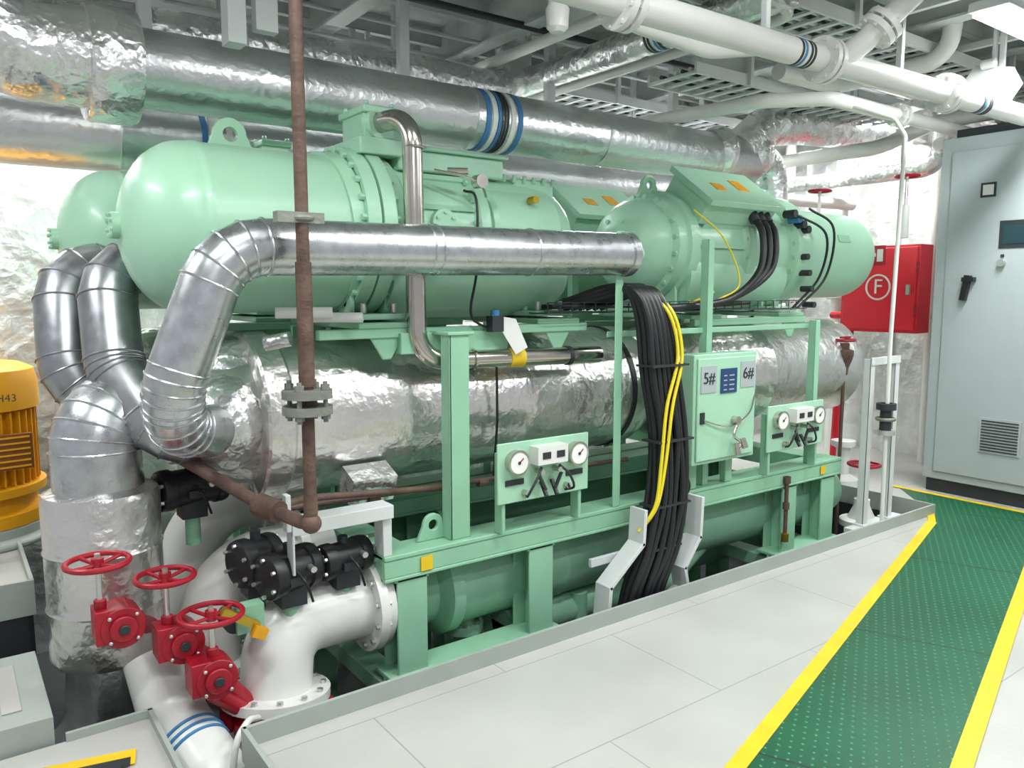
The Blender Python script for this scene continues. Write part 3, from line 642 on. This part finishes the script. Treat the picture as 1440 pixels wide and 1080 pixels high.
ladder(3.9,7,3.4,2.85);ladder(0,7,4.75,3.0,.35);ladder(2.8,7,2.6,3.0,.3)
b=B('hanger_brackets',bevel=.002)
for x,y,z in((1.15,3.62,2.78),(1.28,3.62,2.72),(.9,4.2,2.5),(2.3,4.2,2.5),(3.4,4.2,2.5),(4.6,4.2,2.5)):
    b.bx(x-.03,x+.03,y-.004,y+.004,z,3.4,WHITEM);b.bx(x-.03,x-.022,y,y+.05,z,3.4,WHITEM)
b.bx(1.10,1.18,3.58,3.68,2.58,2.9,WHITEM);b.bx(1.23,1.33,3.6,3.66,2.66,2.86,WHITEM)
for x in(2.3,3.4,4.6,5.6):b.bx(x-.02,x+.02,2.1,3.1,3.08,3.12,WHITEM)
for x in(1.9,3.05,4.2,5.4): b.bx(x-.015,x+.015,2.25,2.28,2.66,3.4,WHITEM)
b.done()
b=B('heat_detector');b.cyl((2.38,2.9,3.4),(2.38,2.9,2.85),.02,WHITE);b.lathe((2.38,2.9,2.68),(0,0,1),[(0,.03),(.02,.05),(.1,.055),(.12,.045),(.2,.04)],WHITE,24);b.done()
# ------------------------------------------------------------ right-hand side
root=empty('electrical_cabinet')
b=B('cabinet_body',root,bevel=.006);b.bx(6.0,6.6,1.2,2.88,.1,2.6,GREYC);b.bx(5.985,6.0,1.75,2.80,.16,2.5,GREYC);b.bx(6.02,6.58,1.22,2.86,.0,.1,DARK)
b.bx(5.985,6.0,1.25,1.73,.16,2.5,GREYC);b.bx(6.03,6.57,1.25,2.8,2.6,2.66,DARK)
b.done()
b=B('cabinet_fittings',root)
b.bx(5.98,5.986,2.22,2.45,1.80,1.99,DARK);b.bx(5.977,5.981,2.24,2.43,1.83,1.96,SCREEN)
b.bx(5.98,5.986,2.49,2.59,2.16,2.26,DARK);b.bx(5.978,5.981,2.505,2.575,2.175,2.245,WHITE)
b.box((5.96,2.64,1.53),(.04,.04,.18),BLACK,Matrix.Rotation(.15,3,'X'));b.box((5.955,2.62,1.59),(.05,.08,.03),BLACK)
b.cyl((5.985,2.42,1.7),(5.95,2.42,1.7),.025,ZINC);b.bx(5.975,5.986,2.41,2.43,1.74,1.76,DARK)
b.bx(5.975,5.986,2.22,2.49,.36,.61,GREYC)
for k in range(11):b.bx(5.97,5.978,2.235,2.475,.375+.021*k,.383+.021*k,DARK)
b.done()
root=empty('fire_hose_cabinet')
b=B('box',root,bevel=.006);b.bx(6.3,6.5,3.14,3.8,1.17,1.88,REDB);b.bx(6.288,6.3,3.16,3.78,1.19,1.86,REDB);b.bx(6.5,7.15,3.4,3.5,1.3,1.36,REDB)
for z in(1.35,1.7):b.cyl((6.29,3.155,z-.04),(6.29,3.155,z+.04),.012,RED)
b.done()
b=B('sign_ring',root);b.torus((6.286,3.47,1.54),(1,0,0),.1,.008,WHITE,40,8);b.bx(6.284,6.288,3.42,3.57,1.72,1.88,RED);b.bx(6.282,6.285,3.44,3.49,1.75,1.85,WHITE);b.bx(6.282,6.285,3.50,3.55,1.79,1.82,WHITE)
b.bx(6.27,6.288,3.2,3.23,1.48,1.56,ZINC);b.done()
text('letter_f','F',(6.284,3.47,1.54),.17,WHITE,root,'-X',.002)
b=B('fire_main_pipe');b.tube(fillet([(6.35,3.75,1.2),(6.35,3.75,1.1),(6.2,3.70,1.1),(6.15,3.70,0)],.05),.045,REDB,20);b.tube([(6.35,3.8,1.3),(6.35,3.9,1.3),(6.6,3.9,1.3)],.03,REDB)
b.cyl((6.15,3.70,.0),(6.15,3.70,.04),.1,WHITE);b.cyl((6.15,3.70,.8),(6.15,3.70,.86),.075,REDB);b.done()
def wheel(c,d,R,stem,mt=RED,name='valve_handwheel'):
    b=B(name);c=V(c);d=V(d).normalized();b.torus(c,d,R,.01,mt,32,8);x,y=perp(d)
    for k in range(4):
        a=k*math.pi/2+.4;b.tube([c,c+(x*math.cos(a)+y*math.sin(a))*R],.007,mt,8)
    b.cyl(c+d*.02,c-d*stem,.012,ZINC,10);b.cyl(c-d*stem*.6,c-d*stem,.03,WHITE,14);return b
b=wheel((5.0,2.79,.34),(0,0,1),.1,.3);b.lathe((5.0,2.79,-.3),(0,0,1),[(0,.1),(.2,.1),(.22,.14),(.26,.14),(.27,.09),(.36,.05),(.4,.05)],WHITE,24);b.done()
b=wheel((5.85,3.05,2.35),(0,0,1),.08,.35);b.tube([(5.85,3.05,2.05),(5.85,3.05,1.9)],.03,WHITE);b.done()
b=wheel((5.6,3.6,2.28),(0,0,1),.08,.3,RED);b.done()
b=B('hydrant_valve');c0=V((5.05,3.0,1.05))
b.lathe(c0-V((0,0,.12)),(0,0,1),[(0,.025),(.05,.03),(.1,.05),(.14,.06),(.17,.06),(.18,.03),(.22,.03)],RUST,18);b.torus(c0+V((0,0,.12)),(0,0,1),.06,.01,RED);b.tube([c0-V((0,0,.1)),c0-V((0,0,.45)),c0-V((0,0,1.74))],.012,RUST,10);b.tube([c0+V((-.06,0,.14)),c0+V((.06,0,.14))],.008,RED,8);b.done()
root=empty('handrail_stand')
b=B('posts',root,bevel=.002)
for x,y in((4.72,2.62),(5.02,2.62)):
    b.bx(x,x+.05,y,y+.008,0.0,1.08,WHITEM);b.bx(x,x+.008,y,y+.05,0.0,1.08,WHITEM);b.bx(x-.02,x+.07,y-.08,y+.06,.0,.012,WHITEM)
b.bx(4.72,5.07,2.615,2.625,1.04,1.09,WHITEM);b.bx(4.6,5.2,2.50,2.68,-.03,0,WHITEM)
b.done()
b=B('slender_white_pole');b.tube(fillet([(4.76,2.85,2.66),(4.80,2.6,2.55),(4.86,2.56,2.45),(4.82,2.56,1.2),(4.80,2.54,.0)],.04),.013,WHITE,14);b.cyl((4.815,2.56,.76),(4.815,2.56,.80),.06,DARK);b.cyl((4.815,2.56,.62),(4.815,2.56,.80),.035,DARK);b.cyl((4.815,2.56,.60),(4.815,2.56,.63),.06,ZINC);b.torus((4.815,2.56,.7),(0,0,1),.05,.012,RUSTF);b.bx(4.74,4.9,2.49,2.6,-.02,.01,WHITE);b.done()
b=B('white_drain_funnel');b.lathe((5.6,3.3,0),(0,0,1),[(0,.12),(.06,.12),(.1,.05),(.3,.05),(.32,.09),(.36,.09)],WHITE,24);b.done()
b=B('level_pipe');b.cyl((4.05,2.735,.05),(4.05,2.735,.40),.012,RUST);b.cyl((4.05,2.735,.0),(4.05,2.735,.05),.022,BRASS);b.cyl((4.05,2.735,.36),(4.05,2.735,.4),.022,RUST);b.cyl((4.05,2.735,.2),(4.05,2.735,.24),.02,RUST);b.done()
# ------------------------------------------------------------ yellow motor at left
root=empty('electric_motor')
b=B('motor_housing',root);cx,cy,z0=.07,4.7,.36
b.lathe((cx,cy,z0),(0,0,1),[(0,.33),(.06,.33),(.07,.29),(.14,.29),(.15,.335),(.19,.335),(.20,.27),(.56,.27),(.57,.325),(.7,.325),(.76,.31),(.79,.25)],YELM,44)
for k in range(40):
    a=2*math.pi*k/40;b.box((cx+.285*math.cos(a),cy+.285*math.sin(a),z0+.38),(.05,.009,.36),YELM,Matrix.Rotation(a,3,'Z'))
GR=mat('motor_grille',srgb(120,70,24),.5)
b.box((cx+.08,cy-.33,z0+.38),(.36,.03,.17),GR,Matrix.Rotation(.15,3,'Z'))
for k in range(6):b.box((cx+.08,cy-.348,z0+.31+.028*k),(.34,.006,.008),YELM,Matrix.Rotation(.15,3,'Z'))
b.done()
b=B('motor_mount',root,bevel=.01);b.lathe((cx,cy,.26),(0,0,1),[(0,.36),(.03,.36),(.04,.33),(.10,.33)],COAM,36);b.done()
text('motor_label','HXYQ9H43',(cx+.08,cy-.335,z0+.64),.05,DARK,root)
# ------------------------------------------------------------ lights (overhead fixture and floodlight, plus added fill fixtures)
def fixture(x,y,z,along='X',L0=1.2,power=60):
    root=empty('ceiling_and_fill_fixture')
    b=B('housing',root,bevel=.004);sx,sy=(L0,.2) if along=='X' else (.2,L0)
    b.box((x,y,z+.04),(sx,sy,.05),WHITEM);b.box((x,y,(z+3.46)/2),(.04,.04,3.4-z-.06),WHITEM);b.done()
    b=B('diffuser',root);b.box((x,y,z+.004),(sx*.96,sy*.85,.02),LAMP);b.done()
    l=bpy.data.lights.new('tube_and_fill_light','AREA');l.shape='RECTANGLE';l.size=sx*.95;l.size_y=sy*.9;l.energy=power;l.color=(.96,1,.99)
    o=bpy.data.objects.new('tube_and_fill_light',l);bpy.context.collection.objects.link(o);o.location=(x,y,z-.02);o.parent=root
for a in((5.05,1.95,2.93,'X',1.2,55),(2.2,1.3,3.1,'X',1.2,50),(.2,1.6,3.1,'X',1.2,40),(6.45,3.9,2.95,'Y',1.2,95),(4.9,4.95,2.75,'X',1.2,70),(2.4,5.12,2.8,'X',1.2,48),(.4,5.1,2.8,'X',1.2,48),(3.6,.2,3.1,'X',1.2,48),(.4,-.8,3.1,'X',1.2,35),(6.3,.6,3.1,'Y',1.2,40),(-1.0,3.4,3.0,'Y',1.2,35)):  # first is a known lamp; the others are added to brighten the room
    fixture(*a)
root=empty('flood_light');b=B('housing',root,bevel=.01);Rm=Matrix.Rotation(.5,3,'Y')@Matrix.Rotation(.3,3,'X')
b.box((5.4,2.32,2.78),(.16,.26,.16),WHITEM,Rm);b.box(V((5.4,2.32,2.78))+Rm@V((0,0,-.09)),(.18,.28,.03),WHITE,Rm);b.box(V((5.4,2.32,2.78))+Rm@V((0,0,-.108)),(.14,.24,.01),LAMP,Rm);b.bx(5.38,5.42,2.3,2.32,2.85,3.4,WHITEM)
b.cyl((5.35,2.28,2.9),(5.35,2.36,2.9),.03,WHITE);b.done()
wd=bpy.data.worlds.new('w');sc.world=wd;wd.use_nodes=True;wd.node_tree.nodes['Background'].inputs[0].default_value=(.93,.96,1,1);wd.node_tree.nodes['Background'].inputs[1].default_value=.52
# ------------------------------------------------------------ camera
cam=bpy.data.cameras.new('camera');cam.lens=27.5;cam.sensor_width=36;cam.clip_start=.05
o=bpy.data.objects.new('camera',cam);bpy.context.collection.objects.link(o);o.location=(0,0,1.5);o.rotation_euler=(math.radians(83.3),0,math.radians(-36.2));sc.camera=o
